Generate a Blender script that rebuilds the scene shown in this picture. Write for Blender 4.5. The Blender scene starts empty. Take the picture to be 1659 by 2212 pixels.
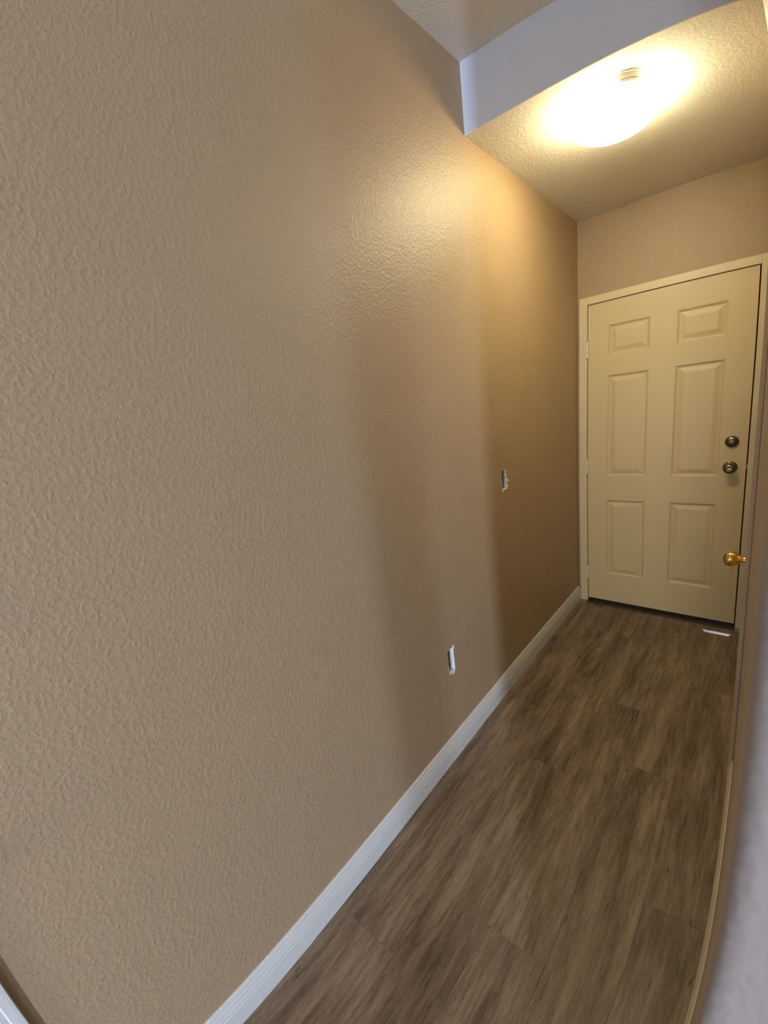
import bpy, bmesh, math, random
from mathutils import Vector, Matrix, noise
random.seed(7)
SC = bpy.context.scene
COL = SC.collection

# ------------------------------------------------------------------ camera
CAM = (0.9395, -3.1199, 1.537)
PITCH, ROLL, YAW = -0.2282, -0.1193, 0.7399
cy, sy, cp, sp = math.cos(YAW), math.sin(YAW), math.cos(PITCH), math.sin(PITCH)
fwd = Vector((-sy*cp, cy*cp, sp)); rt = Vector((cy, sy, 0)); up = rt.cross(fwd)
r2 = math.cos(ROLL)*rt + math.sin(ROLL)*up
u2 = -math.sin(ROLL)*rt + math.cos(ROLL)*up
cd = bpy.data.cameras.new('camera'); cam = bpy.data.objects.new('camera', cd); COL.objects.link(cam)
cam.matrix_world = Matrix(((r2.x, u2.x, -fwd.x, CAM[0]), (r2.y, u2.y, -fwd.y, CAM[1]),
                           (r2.z, u2.z, -fwd.z, CAM[2]), (0, 0, 0, 1)))
SC.camera = cam
# the phone's ultra-wide lens: nearly rectilinear with some barrel distortion left
cd.type = 'PANO'; cd.panorama_type = 'FISHEYE_LENS_POLYNOMIAL'
cd.sensor_fit = 'HORIZONTAL'; cd.sensor_width = 16.59; cd.sensor_height = 22.12
cd.clip_start = .01; cd.clip_end = 100; cd.fisheye_fov = math.pi
_s = 100/858.693
cd.fisheye_polynomial_k0 = 0
cd.fisheye_polynomial_k1 = -_s
cd.fisheye_polynomial_k2 = .1707*_s**2
cd.fisheye_polynomial_k3 = .1456*_s**3
cd.fisheye_polynomial_k4 = -.0707*_s**4
cd.dof.use_dof = True; cd.dof.focus_distance = 1.7; cd.dof.aperture_fstop = 21

# ------------------------------------------------------------------ colour management, world, lights
SC.view_settings.view_transform = 'Standard'; SC.view_settings.look = 'None'
SC.view_settings.gamma = 1; SC.view_settings.use_curve_mapping = False
SC.view_settings.exposure = 0.10
LAMP_E = 35.0          # emission of the dome glass
LAMP_C = (1.0, .885, .54)
DAY_C = (.66, .78, 1.0)
DAY_C3 = (.34, .58, 1.0)
FILL_C = (.92, .95, .90)
DAY_A, DAY_B, FILL_E = 1020.0, 260.0, 175.0
SUN_E = 2.6

w = bpy.data.worlds.new('world'); SC.world = w; w.use_nodes = True
w.node_tree.nodes['Background'].inputs[0].default_value = (.62, .76, 1, 1)
w.node_tree.nodes['Background'].inputs[1].default_value = .3

def area(name, loc, rot, sx, sz, power, color):
    l = bpy.data.lights.new(name, 'AREA'); l.shape = 'RECTANGLE'; l.size = sx; l.size_y = sz
    l.energy = power; l.color = color
    o = bpy.data.objects.new(name, l); COL.objects.link(o); o.location = loc; o.rotation_euler = rot
    return o
# daylight just outside the windows of the room behind the camera
WIN_A = (4.20, 4.62, .10, 2.20)      # x0,x1,z0,z1 narrow window
WIN_B = (7.20, 8.30, .55, 2.25)      # broad window
YB = -9.0
for n, W_, p, c_ in (('daylight', WIN_A, DAY_A, DAY_C), ('daylight', WIN_B, DAY_B, DAY_C3)):
    area(n, ((W_[0]+W_[1])/2, YB-.14, (W_[2]+W_[3])/2), (math.radians(90), 0, 0), W_[1]-W_[0], W_[3]-W_[2], p, c_)
WIN_FILL = (.95, 1.90, .9, 2.2)         # added window, fill light for the entry door and drop face
area('daylight', ((WIN_FILL[0]+WIN_FILL[1])/2, YB-.14, (WIN_FILL[2]+WIN_FILL[3])/2), (math.radians(90), 0, 0), .95, 1.3, FILL_E, FILL_C)
sun = bpy.data.lights.new('sun', 'SUN'); sun.energy = SUN_E; sun.angle = .004; sun.color = (.80, .88, 1)
so = bpy.data.objects.new('sun', sun); COL.objects.link(so)
_d = Vector((-.06, -1, -.150)).normalized()
so.rotation_euler = _d.to_track_quat('-Z', 'Y').to_euler(); so.location = (1, 6, 2)

# ------------------------------------------------------------------ materials
def mat(name, col, rough=.5, metal=0., bump=None, var=0., spec=.5, varscale=3.):
    m = bpy.data.materials.new(name); m.use_nodes = True; nt = m.node_tree
    b = nt.nodes['Principled BSDF']
    b.inputs['Base Color'].default_value = (*col, 1); b.inputs['Roughness'].default_value = rough
    b.inputs['Metallic'].default_value = metal; b.inputs['Specular IOR Level'].default_value = spec
    tc = nt.nodes.new('ShaderNodeTexCoord')
    if var:
        n = nt.nodes.new('ShaderNodeTexNoise'); n.inputs['Scale'].default_value = varscale; n.inputs['Detail'].default_value = 5
        nt.links.new(tc.outputs['Object'], n.inputs['Vector'])
        mx = nt.nodes.new('ShaderNodeMix'); mx.data_type = 'RGBA'
        mx.inputs[6].default_value = (*[c*(1-var) for c in col], 1); mx.inputs[7].default_value = (*[min(1, c*(1+var)) for c in col], 1)
        nt.links.new(n.outputs[0], mx.inputs[0]); nt.links.new(mx.outputs[2], b.inputs['Base Color'])
    if bump:
        sc, dist, det, lo, hi = bump
        n = nt.nodes.new('ShaderNodeTexNoise'); n.inputs['Scale'].default_value = sc; n.inputs['Detail'].default_value = det
        n.inputs['Distortion'].default_value = .25
        nt.links.new(tc.outputs['Object'], n.inputs['Vector'])
        rp = nt.nodes.new('ShaderNodeMapRange'); rp.inputs[1].default_value = lo; rp.inputs[2].default_value = hi
        rp.interpolation_type = 'SMOOTHSTEP'
        nt.links.new(n.outputs[0], rp.inputs[0])
        bp = nt.nodes.new('ShaderNodeBump'); bp.inputs['Strength'].default_value = 1; bp.inputs['Distance'].default_value = dist
        nt.links.new(rp.outputs[0], bp.inputs['Height']); nt.links.new(bp.outputs[0], b.inputs['Normal'])
    return m

M = {}
M['tan'] = mat('tan_wall_paint', (.366, .260, .156), .47, bump=(98, .00072, 3, .36, .74), var=.035, spec=.5)
M['ceil'] = mat('ceiling_paint', (.78, .75, .69), .75, bump=(80, .0004, 3, .44, .66), spec=.3)
M['soffit'] = mat('soffit_face_daylight_tint', (.58, .63, .78), .6, bump=(105, .0005, 2, .40, .70), spec=.3)  # ceiling paint again, with the bluish daylight on the drop put into its colour
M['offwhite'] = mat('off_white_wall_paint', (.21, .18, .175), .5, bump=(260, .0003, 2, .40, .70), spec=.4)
M['trim'] = mat('white_trim_paint', (.60, .60, .585), .38, bump=(30, .0003, 2, .3, .7))
M['door'] = mat('cream_door_paint', (.62, .50, .30), .42, bump=(14, .0004, 2, .3, .7), spec=.45)
M['frame'] = mat('cream_frame_paint', (.65, .55, .37), .42, bump=(24, .0004, 2, .3, .7), spec=.45)
M['gypsum'] = mat('white_gypsum', (.80, .80, .80), .9, bump=(250, .0012, 3, .3, .7))
M['box'] = mat('blue_grey_box_plastic', (.10, .12, .145), .5)
M['steel'] = mat('galvanised_steel', (.42, .44, .46), .42, 1)
M['bronze'] = mat('dark_bronze', (.032, .022, .015), .6, 0, var=.3, varscale=40)
M['rubber'] = mat('black_rubber', (.012, .011, .010), .7)
M['pewter'] = mat('aged_pewter', (.21, .165, .125), .30, 1, var=.25, varscale=60)
M['brass'] = mat('polished_brass', (.86, .56, .17), .13, 1)
M['satin'] = mat('satin_brass', (.72, .58, .36), .25, 1)
M['side'] = mat('beige_side_trim', (.62, .52, .38), .45)
M['hinge'] = mat('painted_hinge', (.78, .74, .62), .30, .2)
M['white_metal'] = mat('white_enamel', (.72, .68, .58), .35)
M['dark'] = mat('cavity_dark', (.02, .018, .016), .9)
M['stud'] = mat('pine_stud', (.45, .30, .16), .7, var=.2, varscale=20)
M['outside'] = mat('concrete_outside', (.30, .29, .27), .8)

m = bpy.data.materials.new('lamp_glass'); m.use_nodes = True; nt = m.node_tree; b = nt.nodes['Principled BSDF']
b.inputs['Base Color'].default_value = (.9, .85, .75, 1); b.inputs['Roughness'].default_value = .3
b.inputs['Emission Color'].default_value = (*LAMP_C, 1); b.inputs['Emission Strength'].default_value = LAMP_E
M['glow'] = m
m = bpy.data.materials.new('window_glass'); m.use_nodes = True; nt = m.node_tree
nt.nodes.remove(nt.nodes['Principled BSDF']); out = nt.nodes['Material Output']
tr = nt.nodes.new('ShaderNodeBsdfTransparent'); gl = nt.nodes.new('ShaderNodeBsdfGlossy'); gl.inputs['Roughness'].default_value = .02
mx = nt.nodes.new('ShaderNodeMixShader'); mx.inputs[0].default_value = .08
nt.links.new(tr.outputs[0], mx.inputs[1]); nt.links.new(gl.outputs[0], mx.inputs[2]); nt.links.new(mx.outputs[0], out.inputs[0])
M['glass'] = m

def wood():
    m = bpy.data.materials.new('brown_vinyl_plank'); m.use_nodes = True; nt = m.node_tree; N = nt.nodes; L = nt.links
    b = N['Principled BSDF']; b.inputs['Roughness'].default_value = .45; b.inputs['Specular IOR Level'].default_value = .4
    tc = N.new('ShaderNodeTexCoord'); oi = N.new('ShaderNodeObjectInfo')
    sh = N.new('ShaderNodeVectorMath'); sh.operation = 'MULTIPLY_ADD'
    cmb = N.new('ShaderNodeCombineXYZ')
    for i in range(3): L.new(oi.outputs['Random'], cmb.inputs[i])
    sc = N.new('ShaderNodeVectorMath'); sc.operation = 'MULTIPLY'; sc.inputs[1].default_value = (37, 71, 13)
    L.new(cmb.outputs[0], sc.inputs[0])
    sh.operation = 'ADD'; L.new(tc.outputs['Object'], sh.inputs[0]); L.new(sc.outputs[0], sh.inputs[1])
    def streak(sx, sy_, detail, dist=0.):
        mp = N.new('ShaderNodeMapping'); mp.inputs['Scale'].default_value = (sx, sy_, 1); L.new(sh.outputs[0], mp.inputs[0])
        n = N.new('ShaderNodeTexNoise'); n.inputs['Scale'].default_value = 1; n.inputs['Detail'].default_value = detail
        n.inputs['Distortion'].default_value = dist
        L.new(mp.outputs[0], n.inputs['Vector']); return n.outputs[0]
    big = streak(19, 2.2, 4, .3); fine = streak(100, 9, 5); vfine = streak(330, 50, 3); knot = streak(85, 15, 3, 0)
    def mth(op, a, b_, clamp=False):
        n = N.new('ShaderNodeMath'); n.operation = op; n.use_clamp = clamp
        for i, v in enumerate((a, b_)):
            if isinstance(v, (int, float)): n.inputs[i].default_value = v
            else: L.new(v, n.inputs[i])
        return n.outputs[0]
    f = mth('ADD', mth('MULTIPLY', big, .50), mth('ADD', mth('MULTIPLY', fine, .32), mth('MULTIPLY', vfine, .18)))
    f = mth('ADD', f, mth('MULTIPLY', mth('SUBTRACT', oi.outputs['Random'], .5), .025))
    cr = N.new('ShaderNodeValToRGB'); e = cr.color_ramp.elements
    e[0].position = .36; e[0].color = (.076, .049, .031, 1)
    e[1].position = .64; e[1].color = (.325, .240, .168, 1)
    q = cr.color_ramp.elements.new(.50); q.color = (.190, .132, .088, 1)
    L.new(f, cr.inputs[0])
    kr = N.new('ShaderNodeMapRange'); kr.inputs[1].default_value = .66; kr.inputs[2].default_value = .75
    L.new(knot, kr.inputs[0])
    mix = N.new('ShaderNodeMix'); mix.data_type = 'RGBA'; mix.inputs[7].default_value = (.040, .025, .014, 1)
    L.new(mth('MULTIPLY', kr.outputs[0], .75), mix.inputs[0]); L.new(cr.outputs[0], mix.inputs[6]); L.new(mix.outputs[2], b.inputs['Base Color'])
    bp = N.new('ShaderNodeBump'); bp.inputs['Distance'].default_value = .0006; bp.inputs['Strength'].default_value = 1
    L.new(mth('ADD', fine, vfine), bp.inputs['Height']); L.new(bp.outputs[0], b.inputs['Normal'])
    return m
M['wood'] = wood()

# ------------------------------------------------------------------ helpers
def obj(name, bm, m, parent=None, smooth=False, loc=(0, 0, 0)):
    bmesh.ops.recalc_face_normals(bm, faces=bm.faces)
    me = bpy.data.meshes.new(name); bm.to_mesh(me); bm.free()
    if smooth:
        for p in me.polygons: p.use_smooth = True
    for mm in (m if isinstance(m, (list, tuple)) else [m]): me.materials.append(mm)
    o = bpy.data.objects.new(name, me); COL.objects.link(o); o.location = loc
    if parent is not None: o.parent = parent
    return o
def empty(name, loc=(0, 0, 0)):
    o = bpy.data.objects.new(name, None); COL.objects.link(o); o.location = loc; o.empty_display_size = .05
    return o
def tag(o, label, cat, group=None, kind=None):
    o['label'] = label; o['category'] = cat
    if group: o['group'] = group
    if kind: o['kind'] = kind
    return o
def box(bm, lo, hi, bevel=0., seg=2):
    r = bmesh.ops.create_cube(bm, size=1)
    vs = r['verts']
    for v in vs:
        v.co = Vector([lo[i] + (v.co[i]+.5)*(hi[i]-lo[i]) for i in range(3)])
    if bevel:
        es = list({e for v in vs for e in v.link_edges})
        bmesh.ops.bevel(bm, geom=es, offset=bevel, segments=seg, profile=.5, affect='EDGES')
def boxo(name, lo, hi, m, parent=None, bevel=0.):
    bm = bmesh.new(); box(bm, lo, hi, bevel); return obj(name, bm, m, parent)
def sweep(bm, prof, a, b_, axis, mapf):
    """prof: list of 2D points (closed); swept from a to b along an axis; mapf(p, t) -> xyz"""
    A = [bm.verts.new(mapf(p, a)) for p in prof]; B = [bm.verts.new(mapf(p, b_)) for p in prof]
    n = len(prof)
    for i in range(n):
        bm.faces.new((A[i], A[(i+1) % n], B[(i+1) % n], B[i]))
    bm.faces.new(A); bm.faces.new(B[::-1])
def lathe(bm, prof, origin, axis, seg=40):
    """prof: (r, t); axis a unit vector"""
    ax = Vector(axis).normalized(); t1 = ax.orthogonal().normalized(); t2 = ax.cross(t1); o = Vector(origin)
    rings = []
    for r, t in prof:
        if r < 1e-6: rings.append([bm.verts.new(o+ax*t)])
        else: rings.append([bm.verts.new(o+ax*t+t1*r*math.cos(k*2*math.pi/seg)+t2*r*math.sin(k*2*math.pi/seg)) for k in range(seg)])
    for a, b_ in zip(rings, rings[1:]):
        for k in range(seg):
            k2 = (k+1) % seg
            if len(a) == 1 and len(b_) == 1: continue
            if len(a) == 1: bm.faces.new((a[0], b_[k], b_[k2]))
            elif len(b_) == 1: bm.faces.new((a[k], b_[0], a[k2]))
            else: bm.faces.new((a[k], b_[k], b_[k2], a[k2]))
    if len(rings[0]) > 1: bm.faces.new(rings[0][::-1])
    if len(rings[-1]) > 1: bm.faces.new(rings[-1])
def slab_with_holes(us, vs, holes, d0, d1, mapf):
    """a closed slab between depths d0,d1 over the grid us x vs, leaving out the cells inside the holes (u0,u1,v0,v1)"""
    us = sorted(set([round(u, 5) for u in us]+[round(h[i], 5) for h in holes for i in (0, 1)]))
    vs = sorted(set([round(v, 5) for v in vs]+[round(h[i], 5) for h in holes for i in (2, 3)]))
    bm = bmesh.new(); V = {}
    def g(i, j, d):
        k = (i, j, d)
        if k not in V: V[k] = bm.verts.new(mapf(us[i], vs[j], d))
        return V[k]
    def solid(i, j):
        if not (0 <= i < len(us)-1 and 0 <= j < len(vs)-1): return False
        uc, vc = (us[i]+us[i+1])/2, (vs[j]+vs[j+1])/2
        return not any(h[0] < uc < h[1] and h[2] < vc < h[3] for h in holes)
    for i in range(len(us)-1):
        for j in range(len(vs)-1):
            if not solid(i, j): continue
            for d in (d0, d1):
                bm.faces.new((g(i, j, d), g(i+1, j, d), g(i+1, j+1, d), g(i, j+1, d)))
            if not solid(i-1, j): bm.faces.new((g(i, j, d0), g(i, j+1, d0), g(i, j+1, d1), g(i, j, d1)))
            if not solid(i+1, j): bm.faces.new((g(i+1, j, d0), g(i+1, j+1, d0), g(i+1, j+1, d1), g(i+1, j, d1)))
            if not solid(i, j-1): bm.faces.new((g(i, j, d0), g(i+1, j, d0), g(i+1, j, d1), g(i, j, d1)))
            if not solid(i, j+1): bm.faces.new((g(i, j+1, d0), g(i+1, j+1, d0), g(i+1, j+1, d1), g(i, j+1, d1)))
    return bm

# ------------------------------------------------------------------ dimensions
W = .9425                     # hallway width (wall_left at x = 0)
YN = -2.984                   # near end of wall_right
H1, H2 = 2.544, 2.788         # lowered and high ceiling
YS = -1.372                   # face of the lowered ceiling
XR = 9.0                      # room behind the camera
DX0, DX1 = .064, .890         # entry door leaf
DZ0, DZ1 = .026, 2.051
GY = .0200                    # plasterboard thickness
HOLES = [(-1.1795, -1.1265, 1.092, 1.198), (-1.794, -1.744, .396, .513)]   # y0,y1,z0,z1

# ------------------------------------------------------------------ floor of planks
fl = boxo('floor', (-.12, -9.1, -.12), (XR+.1, .0, -.0065), M['stud'])
tag(fl, 'brown wood-look plank floor running down the hallway', 'floor', kind='structure')
PW, PL = .178, 1.22
def plank_mesh(w_, l_):
    bm = bmesh.new(); g = .00015
    box(bm, (g, g, -.0060), (w_-g, l_-g, 0), .0004, 1)
    return bm
cache = {}
X0 = .056-PW
def add_plank(x, y0, y1, xr):
    key = (round(xr-x, 3), round(y1-y0, 3))
    if key not in cache:
        bm = plank_mesh(xr-x, y1-y0)
        me = bpy.data.meshes.new('plank'); bm.to_mesh(me); bm.free(); me.materials.append(M['wood']); cache[key] = me
    o = bpy.data.objects.new('plank', cache[key]); COL.objects.link(o); o.location = (x, y0, 0); o.parent = fl
offs = {3: -2.30}
for c in range(7):
    x = X0+c*PW; xa = max(x, .0015); xb = min(x+PW, W+.10)
    if xb-xa < .01: continue
    y = offs.get(c, -2.30 + [.38, .81, .55, 0, .70, .27, .93][c]*PL)
    while y > -4.6: y -= PL
    while y < -.045:
        ya, yb = max(y, -4.6), min(y+PL, -.042)
        if yb-ya > .02: add_plank(xa, ya, yb, xb)
        y += PL
bm = bmesh.new()
x = W+.10
while x < XR:
    y = -9.0 - random.random()*PL
    while y < YN:
        ya, yb = max(y, -9.0), min(y+PL, YN)
        if yb-ya > .02: box(bm, (x+.0003, ya+.0003, -.006), (min(x+PW, XR)-.0003, yb-.0003, 0))
        y += PL
    x += PW
for c in range(6):
    box(bm, (.0015+c*(W+.098)/6, -9.0, -.006), (.0012+(c+1)*(W+.098)/6, -4.6005, 0))
o = obj('plank_field', bm, M['wood'], fl); o['kind'] = 'stuff'

# ------------------------------------------------------------------ walls and ceilings
bm = slab_with_holes([-9.1, -5.5, -4.5, -3.5, -2.5, -.5, 0, .14], [-.006, 1.5, H2], HOLES + [(-4.135, -3.325, -.01, 2.04)],
                     0, -GY, lambda u, v, d: (d, u, v))
wl = obj('wall_left', bm, M['tan'])
tag(wl, 'long tan textured wall filling the left of the hallway', 'wall', kind='structure')
# wall behind the plasterboard, set back so the box cut-outs have a cavity
bm = slab_with_holes([-9.1, .14], [-.006, H2], [(-1.30, -1.08, .9, 1.4), (-1.92, -1.70, .25, .70), (-4.135, -3.325, -.01, 2.04)], -.0203, -.115, lambda u, v, d: (d, u, v))
obj('wall_core', bm, M['stud'], wl)
boxo('back_board', (-.135, -3.0, .1), (-.1155, -.5, 2.0), M['dark'], wl)

# torn plasterboard edges round the two cut-outs
def torn_edge(h, seed):
    rnd = random.Random(seed); y0, y1, z0, z1 = h; ins = .0045
    per = []
    def side(a, b_, n):
        for k in range(n): per.append((a[0]+(b_[0]-a[0])*k/n, a[1]+(b_[1]-a[1])*k/n))
    side((y0, z0), (y1, z0), 7); side((y1, z0), (y1, z1), 13); side((y1, z1), (y0, z1), 7); side((y0, z1), (y0, z0), 13)
    cyy, czz = (y0+y1)/2, (z0+z1)/2
    bm = bmesh.new(); rings = []
    for fx, base in ((0, 0), (0, 1), (-.0035, .9), (-.012, 1.1), (-GY, .8), (-GY, 0)):
        ring = []
        for k, (yy, zz) in enumerate(per):
            if base:
                d = Vector((cyy-yy, (czz-zz)*.6)).normalized()
                rr = ins*(base*.55 + .55*noise.noise(Vector((k*.73+seed*9, fx*160, seed))) + rnd.random()*.25)
                rr = max(.0006, rr)
                yy, zz = yy+d.x*rr, zz+d.y*rr
            ring.append(bm.verts.new((fx, yy, zz)))
        rings.append(ring)
    n = len(per)
    for ri, (a, b_) in enumerate(zip(rings, rings[1:]+rings[:1])):
        for k in range(n):
            f = bm.faces.new((a[k], b_[k], b_[(k+1) % n], a[(k+1) % n])); f.material_index = 0 if ri == 0 and rnd.random() < .62 else 1
    return obj('torn_edge', bm, [M['tan'], M['gypsum']], wl)
for i, h in enumerate(HOLES): torn_edge(h, i+1)
# paper flap hanging out of the upper cut-out, crumbs at both
def flap(pts, th=.0006):
    bm = bmesh.new(); a = [bm.verts.new(p) for p in pts]; b_ = [bm.verts.new((p[0]-th, p[1], p[2]-th*.4)) for p in pts]
    n = len(pts); bm.faces.new(a); bm.faces.new(b_[::-1])
    for i in range(n): bm.faces.new((a[i], b_[i], b_[(i+1) % n], a[(i+1) % n]))
    return obj('paper_flap', bm, M['gypsum'], wl)
flap([(.0008, -1.127, 1.150), (.007, -1.119, 1.140), (.0085, -1.112, 1.133), (.004, -1.122, 1.131), (.0006, -1.128, 1.137)])
flap([(.0006, -1.126, 1.122), (.003, -1.121, 1.114), (.0035, -1.122, 1.098), (.0006, -1.129, 1.104)])
flap([(.0005, -1.178, 1.090), (.003, -1.172, 1.091), (.0034, -1.166, 1.085), (.0005, -1.172, 1.083)])
flap([(.0005, -1.752, .516), (.0022, -1.745, .520), (.0022, -1.742, .512), (.0022, -1.744, .502), (.0006, -1.748, .504)])
flap([(.0005, -1.764, .396), (.0025, -1.752, .401), (.0028, -1.760, .391), (.0010, -1.775, .387)])

def electrical_box(h, label):
    y0, y1, z0, z1 = h; y0 += .001; y1 -= .0005; z0 += .002; z1 -= .002
    t = empty('electrical_box', (-.0205, (y0+y1)/2, z0)); ox, oy, oz = t.location
    bm = bmesh.new(); th = .002; X1, X0_ = -.0210, -.085
    def bb(lo, hi): box(bm, (lo[0]-ox, lo[1]-oy, lo[2]-oz), (hi[0]-ox, hi[1]-oy, hi[2]-oz))
    bb((X0_, y0, z0), (X1, y0+th, z1)); bb((X0_, y1-th, z0), (X1, y1, z1))
    bb((X0_, y0+th, z0), (X1, y1-th, z0+th)); bb((X0_, y0+th, z1-th), (X1, y1-th, z1)); bb((X0_-th, y0, z0), (X0_, y1, z1))
    obj('box_shell', bm, M['box'], t)
    for zz in (z0+.004, z1-.012):
        bm = bmesh.new(); bb2 = lambda lo, hi: box(bm, (lo[0]-ox, lo[1]-oy, lo[2]-oz), (hi[0]-ox, hi[1]-oy, hi[2]-oz), .001)
        bb2((-.0230, y0+.014, zz), (-.0208, y1-.010, zz+.008)); obj('screw_ear', bm, M['steel'], t)
    for k, yy in enumerate((y0+.020, y0+.030)):
        pts = [Vector((-.082-ox, yy-oy, z0+.03-oz)), Vector((-.05-ox, yy+.006-oy, z0+.05-oz)), Vector((-.03-ox, yy-.004-oy, z0+.045-oz)), Vector((-.036-ox, yy-oy, z0+.02-oz))]
        bm = bmesh.new(); prev = None
        for p, q in zip(pts, pts[1:]):
            lathe(bm, [(.0016, 0), (.0016, (q-p).length)], p, q-p, 8)
        obj('wire', bm, M['rubber'] if k else M['white_metal'], t)
    return tag(t, label, 'electrical box')
electrical_box(HOLES[0], 'open switch box in ragged cut-out high on tan wall, paper flap sticking out')
electrical_box(HOLES[1], 'open outlet box in ragged cut-out low on tan wall above the baseboard')

# far wall with the entry door opening
bm = slab_with_holes([0, .5, W], [-.006, 1.2, H1, H2], [(.026, .928, -.02, 2.086)], 0, .115, lambda u, v, d: (u, d, v))
tag(obj('wall_far', bm, M['tan']), 'tan end wall above and around the entry door', 'wall', kind='structure')
boxo('wall_far_sheathing', (W, .0, -.1), (1.9, .115, 3.0), M['outside']).parent = bpy.data.objects['wall_far']

# right wall with the side door opening and a rounded near corner
SD0, SD1, SDT = -1.287, -.560, 2.045      # rough opening of the side door
bm = slab_with_holes([YN+.008, -2.2, -1.0, -.001], [-.006, 1.2, H1, H2], [(SD0, SD1, -.02, SDT)], W, W+.100, lambda u, v, d: (d, u, v))
wr = obj('wall_right', bm, M['tan'])
tag(wr, 'tan wall seen edge on at the right of the hallway', 'wall', kind='structure')
R = .008
bm = bmesh.new(); N_ = 10
arc = [(W+R-R*math.cos(a), YN+R-R*math.sin(a)) for a in [k/N_*math.pi/2 for k in range(N_+1)]]
prof = arc + [(W+.10, YN), (W+.10, YN+R)]
sweep(bm, prof, -.006, H2, 'z', lambda p, t: (p[0], p[1], t))
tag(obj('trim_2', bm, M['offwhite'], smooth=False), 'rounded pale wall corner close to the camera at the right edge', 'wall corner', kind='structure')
for p in bpy.data.objects['trim_2'].data.polygons:
    p.use_smooth = len(p.vertices) == 4 and p.normal.z == 0 and abs(p.center.x-(W+R)) < R*1.01 and p.center.x < W+R
bm = slab_with_holes([W+.1001, 3, XR], [-.006, H2], [], YN, YN+.1, lambda u, v, d: (u, d, v))
tag(obj('wall_front', bm, M['offwhite']), 'pale wall beside the hallway opening, just out of frame at right', 'wall', kind='structure')
bm = slab_with_holes([-.0, XR], [-.006, H2], [(WIN_A[0], WIN_A[1], WIN_A[2], WIN_A[3]), (WIN_B[0], WIN_B[1], WIN_B[2], WIN_B[3]), WIN_FILL], YB, YB-.11, lambda u, v, d: (u, d, v))
tag(obj('wall_back', bm, M['offwhite']), 'wall with windows behind the camera', 'wall', kind='structure')
bm = slab_with_holes([YB-.11, YN+.1], [-.006, H2], [], XR, XR+.1, lambda u, v, d: (d, u, v))
tag(obj('wall_side', bm, M['offwhite']), 'plain side wall of the room behind the camera', 'wall', kind='structure')
# closet behind the side door
bm = bmesh.new(); box(bm, (1.80, YN+.101, -.1), (1.9, -.001, H2)); box(bm, (W+.101, YN+.101, 2.46), (1.7999, -.001, H2)); 
tag(obj('wall_closet', bm, M['offwhite']), 'closet wall and ceiling hidden behind the side door', 'wall', kind='structure')
boxo('closet_floor', (W+.1005, YN+.101, -.1), (1.799, -.001, 0), M['wood'], fl)

ce = boxo('ceiling', (-.12, -9.11, H2), (XR+.1, .115, H2+.1), M['ceil'])
tag(ce, 'high beige ceiling beyond the pale drop, top centre', 'ceiling', kind='structure')
bm = bmesh.new(); box(bm, (.0005, YS, H1), (W-.0005, -.0005, H2-.0005))
bmesh.ops.bevel(bm, geom=[e for e in bm.edges if all(abs(v.co.y-YS) < 1e-4 and abs(v.co.z-H1) < 1e-4 for v in e.verts)], offset=.004, segments=3, profile=.5, affect='EDGES')
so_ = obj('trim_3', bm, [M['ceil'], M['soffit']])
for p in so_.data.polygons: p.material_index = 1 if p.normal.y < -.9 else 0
tag(so_, 'lowered ceiling over the entry with a pale vertical drop face', 'soffit', kind='structure')

# ------------------------------------------------------------------ baseboards
BB = [(0, 0), (.0125, 0), (.0125, .060), (.0108, .0635), (.0118, .068), (.0112, .075), (.0090, .0785), (.0100, .083), (.0085, .091), (.0062, .0945), (.0072, .099), (.0058, .105), (.0030, .1095), (0, .1103)]
bm = bmesh.new(); sweep(bm, BB, -3.266, -.0125, 'y', lambda p, t: (p[0]+.0002, t, p[1]+.0004))
tag(obj('baseboard_left', bm, M['trim']), 'white ridged baseboard along the tan left wall', 'baseboard', kind='structure')
bm = bmesh.new(); sweep(bm, BB, YN+.010, -1.3405, 'y', lambda p, t: (W-.0002-p[0], t, p[1]+.0004))
tag(obj('baseboard_right', bm, M['side']), 'thin pale baseboard strip at the foot of the right wall', 'baseboard', kind='structure')
bm = bmesh.new(); sweep(bm, BB, -.500, -.0125, 'y', lambda p, t: (W-.0002-p[0], t, p[1]+.0004))
tag(obj('baseboard_far', bm, M['trim']), 'short baseboard between the side door and the entry door', 'baseboard', kind='structure')

# ------------------------------------------------------------------ six panel doors
PANX = [(.184, .404), (.541, .767)]
PANZ = [(.236, .779), (.949, 1.606), (1.733, 1.909)]
def panel_bm(x0, x1, z0, z1, th):
    """moulded raised panel filling one opening; the face looks to -y"""
    bm = bmesh.new(); rings = []
    for ins, d in ((0, 0), (.003, .0045), (.0065, .0055), (.0095, .0095), (.014, .0100), (.016, .0095), (.040, .0025), (.042, .0022)):
        rings.append([bm.verts.new((x, d, z)) for x, z in ((x0+ins, z0+ins), (x1-ins, z0+ins), (x1-ins, z1-ins), (x0+ins, z1-ins))])
    back = [bm.verts.new((v.co.x, th, v.co.z)) for v in rings[0]]
    rr = [back]+rings
    for a, b_ in zip(rr, rr[1:]):
        for k in range(4): bm.faces.new((a[k], a[(k+1) % 4], b_[(k+1) % 4], b_[k]))
    bm.faces.new(rings[-1]); bm.faces.new(back[::-1])
    return bm
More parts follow.
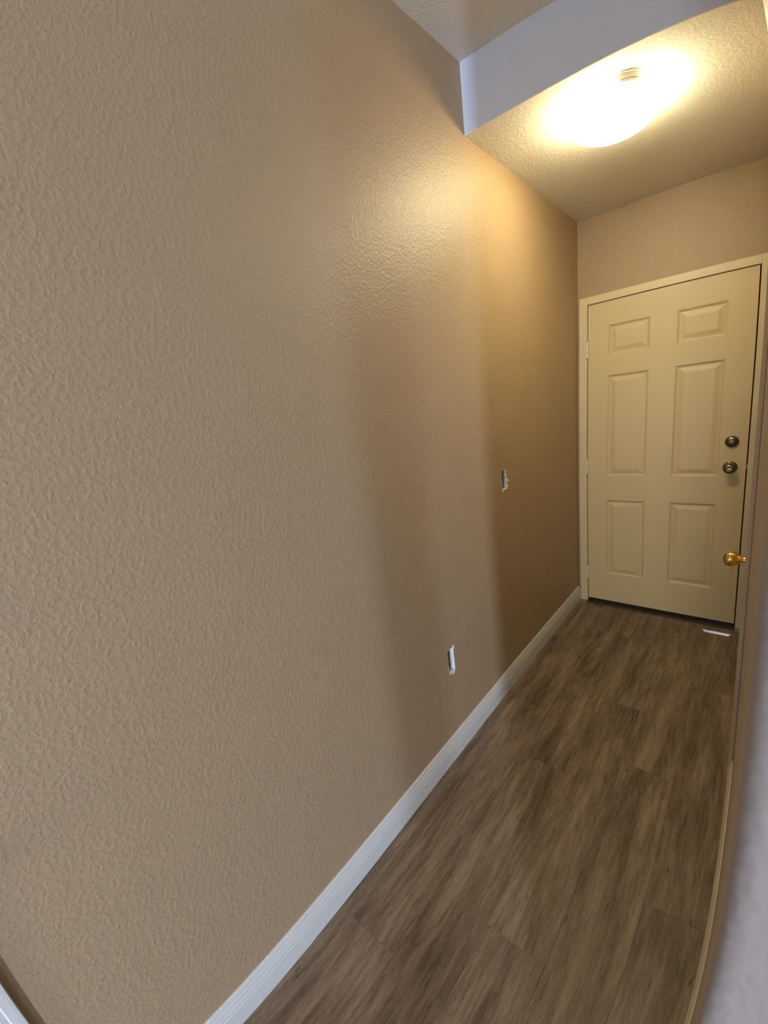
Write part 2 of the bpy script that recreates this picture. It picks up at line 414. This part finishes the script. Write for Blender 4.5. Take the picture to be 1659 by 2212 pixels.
def panel_door(name, x0, x1, z0, z1, panx, panz, parent=None, loc=(0, 0, 0), rz=0., m='door'):
    """leaf with its face at local y = 0 looking to -y"""
    d = empty(name, loc); d.rotation_euler = (0, 0, rz)
    holes = [(a, b_, c_, e_) for a, b_ in panx for c_, e_ in panz]
    bm = slab_with_holes([x0, x1], [z0, z1], holes, 0, .040, lambda u, v, dd: (u, dd, v))
    o = obj('door_slab', bm, M[m], d)
    for h in holes: obj('panel', panel_bm(h[0]+.0002, h[1]-.0002, h[2]+.0002, h[3]-.0002, .036), M[m], d)
    return d
def ring_knob(bm, o, ax, prof, seg=48): lathe(bm, prof, o, ax, seg)

door = panel_door('door_1', DX0, DX1, DZ0, DZ1, PANX, PANZ)
tag(door, 'cream six-panel entry door with pewter knob and deadbolt at the hallway end', 'door', kind='structure')
# knob: rose, neck, ball, privacy button
KX, KZ = .820, 1.003
bm = bmesh.new(); lathe(bm, [(.033, -.0005), (.034, .002), (.033, .006), (.028, .009), (.019, .011), (.0125, .014), (.0115, .024), (.013, .032), (.020, .036), (.0265, .043), (.0295, .051), (.0285, .059), (.0235, .066), (.017, .0695), (.013, .0700), (.0115, .0680), (0, .0678)], (KX, 0, KZ), (0, -1, 0), 56)
kn = obj('knob', bm, M['pewter'], door, smooth=True)
bm = bmesh.new(); box(bm, (KX-.0100, -.0755, KZ-.0036), (KX+.0100, -.0680, KZ+.0036), .0014)
obj('lock_button', bm, M['hinge'], kn)
bm = bmesh.new(); lathe(bm, [(.032, -.0005), (.0325, .003), (.031, .008), (.027, .013), (.0215, .016), (.0165, .017), (.0160, .0205), (.0135, .022), (0, .0222)], (.821, 0, 1.150), (0, -1, 0), 56)
db = obj('deadbolt', bm, M['pewter'], door, smooth=True)
bm = bmesh.new(); lathe(bm, [(.0085, .0215), (.0085, .0245), (.007, .0255), (0, .0257)], (.821, 0, 1.150), (0, -1, 0), 32)
obj('cylinder_face', bm, M['pewter'], db)
# hinges
def hinge(parent, x, y, za, zb, m='hinge'):
    h = empty('hinge', (0, 0, 0)); h.parent = parent
    n = 3; L_ = (zb-za)
    bm = bmesh.new()
    for k in range(n): lathe(bm, [(.0070, 0), (.0082, .0008), (.0082, L_/n-.0026), (.0066, L_/n-.0014)], (x, y, za+k*L_/n), (0, 0, 1), 18)
    obj('knuckle', bm, M[m], h)
    bm = bmesh.new(); lathe(bm, [(.0035, -.006), (.0045, -.001), (.0045, L_), (.0074, L_+.0006), (.0066, L_+.0034), (0, L_+.0042)], (x, y, za), (0, 0, 1), 18)
    obj('hinge_pin', bm, M['satin'], h)
    bm = bmesh.new(); box(bm, (x-.0035, y+.004, za), (x-.0023, y+.036, zb)); 
    obj('hinge_leaf', bm, M[m], h)
    return h
for za, zb in ((1.733, 1.835), (.962, 1.064), (.182, .285)): hinge(door, .0606, -.0100, za, zb)
# bottom sweep: stops short of the latch side, where daylight leaks in
bm = bmesh.new(); prof = [(.010, DZ0-.001), (.034, DZ0-.001), (.034, .0078), (.010, .0078)]
A = [(DX0+.002, p[0], p[1]) for p in prof]; B = [(.700, p[0], p[1]) for p in prof]; C_ = [(.765, p[0], max(p[1], .0240)) for p in prof]
sec = [[bm.verts.new(q) for q in S_] for S_ in (A, B, C_)]
for a, b_ in zip(sec, sec[1:]):
    for k in range(4): bm.faces.new((a[k], a[(k+1) % 4], b_[(k+1) % 4], b_[k]))
bm.faces.new(sec[0]); bm.faces.new(sec[-1][::-1])
obj('door_sweep', bm, M['rubber'], door)
# frame of the entry door
fr = empty('trim_1'); tag(fr, 'cream frame around the entry door at the hallway end', 'door frame', kind='structure')
J0, J1, JT = DX0-.0035, DX1+.0065, DZ1+.0035
for nm, lo, hi in (('side_jamb', (.0132, -.0115, .0004), (J0, .115, 2.0985)), ('side_jamb', (J1, -.0115, .0004), (.9405, .115, 2.0985)), ('head_jamb', (J0+.0002, -.0115, JT), (J1-.0002, .115, 2.0985))):
    bm = bmesh.new()
    if nm == 'side_jamb':
        box(bm, lo, hi, .0015)
    else: box(bm, lo, hi, .0015)
    obj(nm, bm, M['frame'], fr)
for lo, hi in (((J0, .042, .0245), (J0+.012, .056, JT)), ((J1-.012, .042, .0245), (J1, .056, JT)), ((J0+.0121, .042, JT-.012), (J1-.0121, .056, JT))):
    bm = bmesh.new(); box(bm, lo, hi, .002); obj('stop', bm, M['rubber'], fr)
bm = bmesh.new(); box(bm, (J1-.0012, .004, .968), (J1-.0001, .034, 1.038), .0004); obj('strike_plate', bm, M['pewter'], fr)
bm = bmesh.new(); box(bm, (DX1+.0002, .013, .992), (J1-.0013, .026, 1.014), .001); obj('latch_bolt', bm, M['satin'], door)
# threshold
bm = bmesh.new()
TP = [(-.041, 0), (-.041, .002), (-.034, .006), (-.026, .007), (.050, .007), (.055, .0235), (.066, .0235), (.075, .012), (.115, .012), (.115, 0)]
sweep(bm, TP, J0+.0003, J1-.0003, 'x', lambda p, t: (t, p[0], p[1]+.0003))
th_ = obj('threshold', bm, M['bronze']); tag(th_, 'dark bronze threshold under the entry door', 'threshold')
for k in (.1, .5, .9):
    bm = bmesh.new(); lathe(bm, [(.0042, 0), (.0038, .0008), (0, .0010)], (J0+(J1-J0)*k, -.008, .0073), (0, 0, 1), 16); obj('screw', bm, M['pewter'], th_)
bm = bmesh.new(); box(bm, (-3, .1155, -.3), (4, 3.0, -.03))
tag(obj('ground_outside', bm, M['outside']), 'concrete landing outside the entry door', 'ground', kind='structure')

# ------------------------------------------------------------------ side door in the right wall, knob seen beyond its casing
sd = panel_door('door_2', 0, .650, .010, 2.022, [(.11, .285), (.365, .54)], [(.24, .78), (.95, 1.60), (1.73, 1.90)], loc=(W+.0005, -.6045, 0), rz=-math.pi/2)
tag(sd, 'side door in the right wall, only its round brass knob showing', 'door', kind='structure')
# local frame: x runs towards the camera (-Y), the face looks to -X
kl = (.595, 0, .866)
bm = bmesh.new(); lathe(bm, [(.031, -.0005), (.032, .002), (.030, .005), (.022, .008), (.0135, .0100), (.0125, .012), (.0105, .021), (.0108, .026), (.0150, .031), (.0220, .037), (.0270, .045), (.0290, .054), (.0280, .063), (.0235, .071), (.0160, .0765), (.0095, .0785), (0, .079)], kl, (0, -1, 0), 64)
kn2 = obj('knob', bm, M['brass'], sd, smooth=True); kn2['label'] = 'polished brass ball knob'
for za, zb in ((1.72, 1.81), (.95, 1.04), (.18, .27)):
    hinge(sd, -.003, -.004, za, zb, 'satin')
sf = empty('trim_4'); tag(sf, 'cream casing strip edge on along the right wall, beside the brass knob', 'door casing', kind='structure')
y0, y1, zt = -1.258, -.601, 2.026
for nm, lo, hi in (('side_jamb', (W+.0002, SD0+.001, .0004), (W+.0999, y0, SDT-.001)), ('side_jamb', (W+.0002, y1, .0004), (W+.0999, SD1-.001, SDT-.001)), ('head_jamb', (W+.0002, y0+.0001, zt), (W+.0999, y1-.0001, SDT-.001))):
    boxo(nm, lo, hi, M['side'], sf, .0008)
for lo, hi in (((W+.042, y0, .0), (W+.055, y0+.010, zt)), ((W+.042, y1-.010, .0), (W+.055, y1, zt)), ((W+.042, y0+.0101, zt-.010), (W+.055, y1-.0101, zt))):
    boxo('stop', lo, hi, M['side'], sf)
CS = [(0, .004), (.0022, .004), (.0022, 0), (.0140, 0), (.0145, .006), (.0145, .020), (.0118, .024), (.0125, .036), (.0095, .044), (.0085, .053), (.0070, .057), (0, .057)]   # (proud, across from outer edge)
def casing(bm, yo, sgn, z0, z1): sweep(bm, CS, z0, z1, 'z', lambda p, t: (W-.0002-p[0], yo+sgn*p[1], t))
bm = bmesh.new(); casing(bm, -1.3395, 1, .0004, 2.102); obj('side_casing', bm, M['side'], sf)
bm = bmesh.new(); casing(bm, -.5010, -1, .0004, 2.102); obj('side_casing', bm, M['side'], sf)
bm = bmesh.new(); sweep(bm, CS, -1.2824, -.5581, 'y', lambda p, t: (W-.0002-p[0], t, 2.102-p[1])); obj('head_casing', bm, M['side'], sf)

# ------------------------------------------------------------------ door and casing on the left wall beside the camera
ld = panel_door('door_3', 0, .776, .010, 2.022, [(.13, .345), (.431, .646)], [(.24, .78), (.95, 1.60), (1.73, 1.90)], loc=(-.002, -4.118, 0), rz=math.pi/2, m='trim')
tag(ld, 'white door in the left wall beside the camera, out of frame', 'door', kind='structure')
bm = bmesh.new(); lathe(bm, [(.031, -.0005), (.032, .002), (.022, .008), (.0125, .012), (.0108, .026), (.0220, .037), (.0290, .054), (.0235, .071), (0, .079)], (.706, 0, .90), (0, -1, 0), 40)
obj('knob', bm, M['brass'], ld, smooth=True)
lf = empty('trim_5'); tag(lf, 'white door casing at the lower left corner of the picture', 'door casing', kind='structure')
for nm, lo, hi in (('side_jamb', (-.114, -3.3395, .0004), (-.0004, -3.3255, 2.039)), ('side_jamb', (-.114, -4.1345, .0004), (-.0004, -4.1205, 2.039)), ('head_jamb', (-.114, -4.1203, 2.025), (-.0004, -3.3397, 2.039))):
    boxo(nm, lo, hi, M['trim'], lf, .0008)
CL = [(0, 0), (.0165, 0), (.0170, .006), (.0170, .022), (.0135, .026), (.0145, .038), (.0110, .046), (.0095, .056), (.0070, .062), (0, .062)]
def casl(yo, sgn):
    bm = bmesh.new(); sweep(bm, CL, .0004, 2.100, 'z', lambda p, t: (p[0]+.0002, yo+sgn*p[1], t)); obj('side_casing', bm, M['trim'], lf)
casl(-3.2668, -1); casl(-4.1935, 1)
bm = bmesh.new(); sweep(bm, CL, -4.1314, -3.3289, 'y', lambda p, t: (p[0]+.0002, t, 2.100-p[1])); obj('head_casing', bm, M['trim'], lf)

# ------------------------------------------------------------------ unseen post, added to shade a soft band on wall_left
bm = bmesh.new(); box(bm, (1.853, -5.017, .0005), (1.887, -4.983, 1.62), .006)
tag(obj('shadow_post', bm, M['offwhite']), 'square post added behind the camera to shade a band on the left wall', 'post', kind='structure')

# ------------------------------------------------------------------ windows behind the camera
def window(name, lo2, hi2, plane, label):
    t = empty(name); (a0, z0), (a1, z1) = lo2, hi2
    P = (lambda a, d, z: (a, YB-d, z)) if plane == 'y' else (lambda a, d, z: (-d, a, z))
    def part(nm, a, b_, c_, e_, d0, d1, m):
        p, q = P(a, d0, c_), P(b_, d1, e_)
        boxo(nm, tuple(min(p[i], q[i]) for i in range(3)), tuple(max(p[i], q[i]) for i in range(3)), m, t)
    f = .04
    part('side_rail', a0, a0+f, z0, z1, .02, .09, M['trim']); part('side_rail', a1-f, a1, z0, z1, .02, .09, M['trim'])
    part('bottom_rail', a0+f, a1-f, z0, z0+f, .02, .09, M['trim']); part('top_rail', a0+f, a1-f, z1-f, z1, .02, .09, M['trim'])
    part('pane', a0+f, a1-f, z0+f, z1-f, .052, .056, M['glass'])
    part('sill', a0-.03, a1+.03, z0-.025, z0-.0005, -.05, -.0005, M['trim'])
    tag(t, label, 'window', kind='structure')
window('window_1', (WIN_A[0], WIN_A[2]), (WIN_A[1], WIN_A[3]), 'y', 'narrow window behind the camera')
window('window_2', (WIN_B[0], WIN_B[2]), (WIN_B[1], WIN_B[3]), 'y', 'broad window behind the camera')
window('window_3', (WIN_FILL[0], WIN_FILL[2]), (WIN_FILL[1], WIN_FILL[3]), 'y', 'added fill-light window behind the camera, facing down the hallway')

# ------------------------------------------------------------------ ceiling lamp
lx, ly = .47, -1.10
lamp = empty('ceiling_lamp', (lx, ly, H1)); tag(lamp, 'round frosted glass flush-mount ceiling lamp, glowing warm white', 'ceiling lamp')
bm = bmesh.new(); lathe(bm, [(.062, -.0003), (.064, -.003), (.064, -.020), (.058, -.024), (.014, -.026), (.012, -.040), (0, -.040)], (0, 0, 0), (0, 0, 1), 40)
obj('mounting_pan', bm, M['white_metal'], lamp, smooth=False)
# open-topped glass dish hanging just clear of the ceiling
RD, HD = .158, .112; ZT = -.030
prof = []
for k in range(0, 13):
    a = k/12*math.pi/2; prof.append((RD*math.cos(a)**.85 if k < 12 else 0, ZT-(HD+ZT)*math.sin(a)))
inner = [(max(0, r-.004), z+.004) for r, z in prof[::-1]]
bm = bmesh.new(); lathe(bm, [(.0, prof[-1][1]+.004)] + inner[1:] + prof, (0, 0, 0), (0, 0, 1), 64)
obj('glass_dish', bm, M['glow'], lamp, smooth=True)
# stepped retaining clip on the rim, towards the camera
def arc_strip(r0, r1, z0, z1, a0, a1, n=14):
    bm = bmesh.new(); S_ = []
    for k in range(n+1):
        a = a0+(a1-a0)*k/n; c_, s_ = math.cos(a), math.sin(a)
        S_.append([bm.verts.new((r*c_, r*s_, z)) for r, z in ((r0, z0), (r1, z0), (r1, z1), (r0, z1))])
    for a, b_ in zip(S_, S_[1:]):
        for k in range(4): bm.faces.new((a[k], a[(k+1) % 4], b_[(k+1) % 4], b_[k]))
    bm.faces.new(S_[0]); bm.faces.new(S_[-1][::-1]); return bm
ac = math.atan2(-.13, .075)
for r0, r1, z0, z1, hw in ((RD-.004, RD+.004, -.002, -.020, .24), (RD-.010, RD+.002, -.0202, -.030, .18)):
    obj('rim_clip', arc_strip(r0, r1, z0, z1, ac-hw, ac+hw), M['white_metal'], lamp)
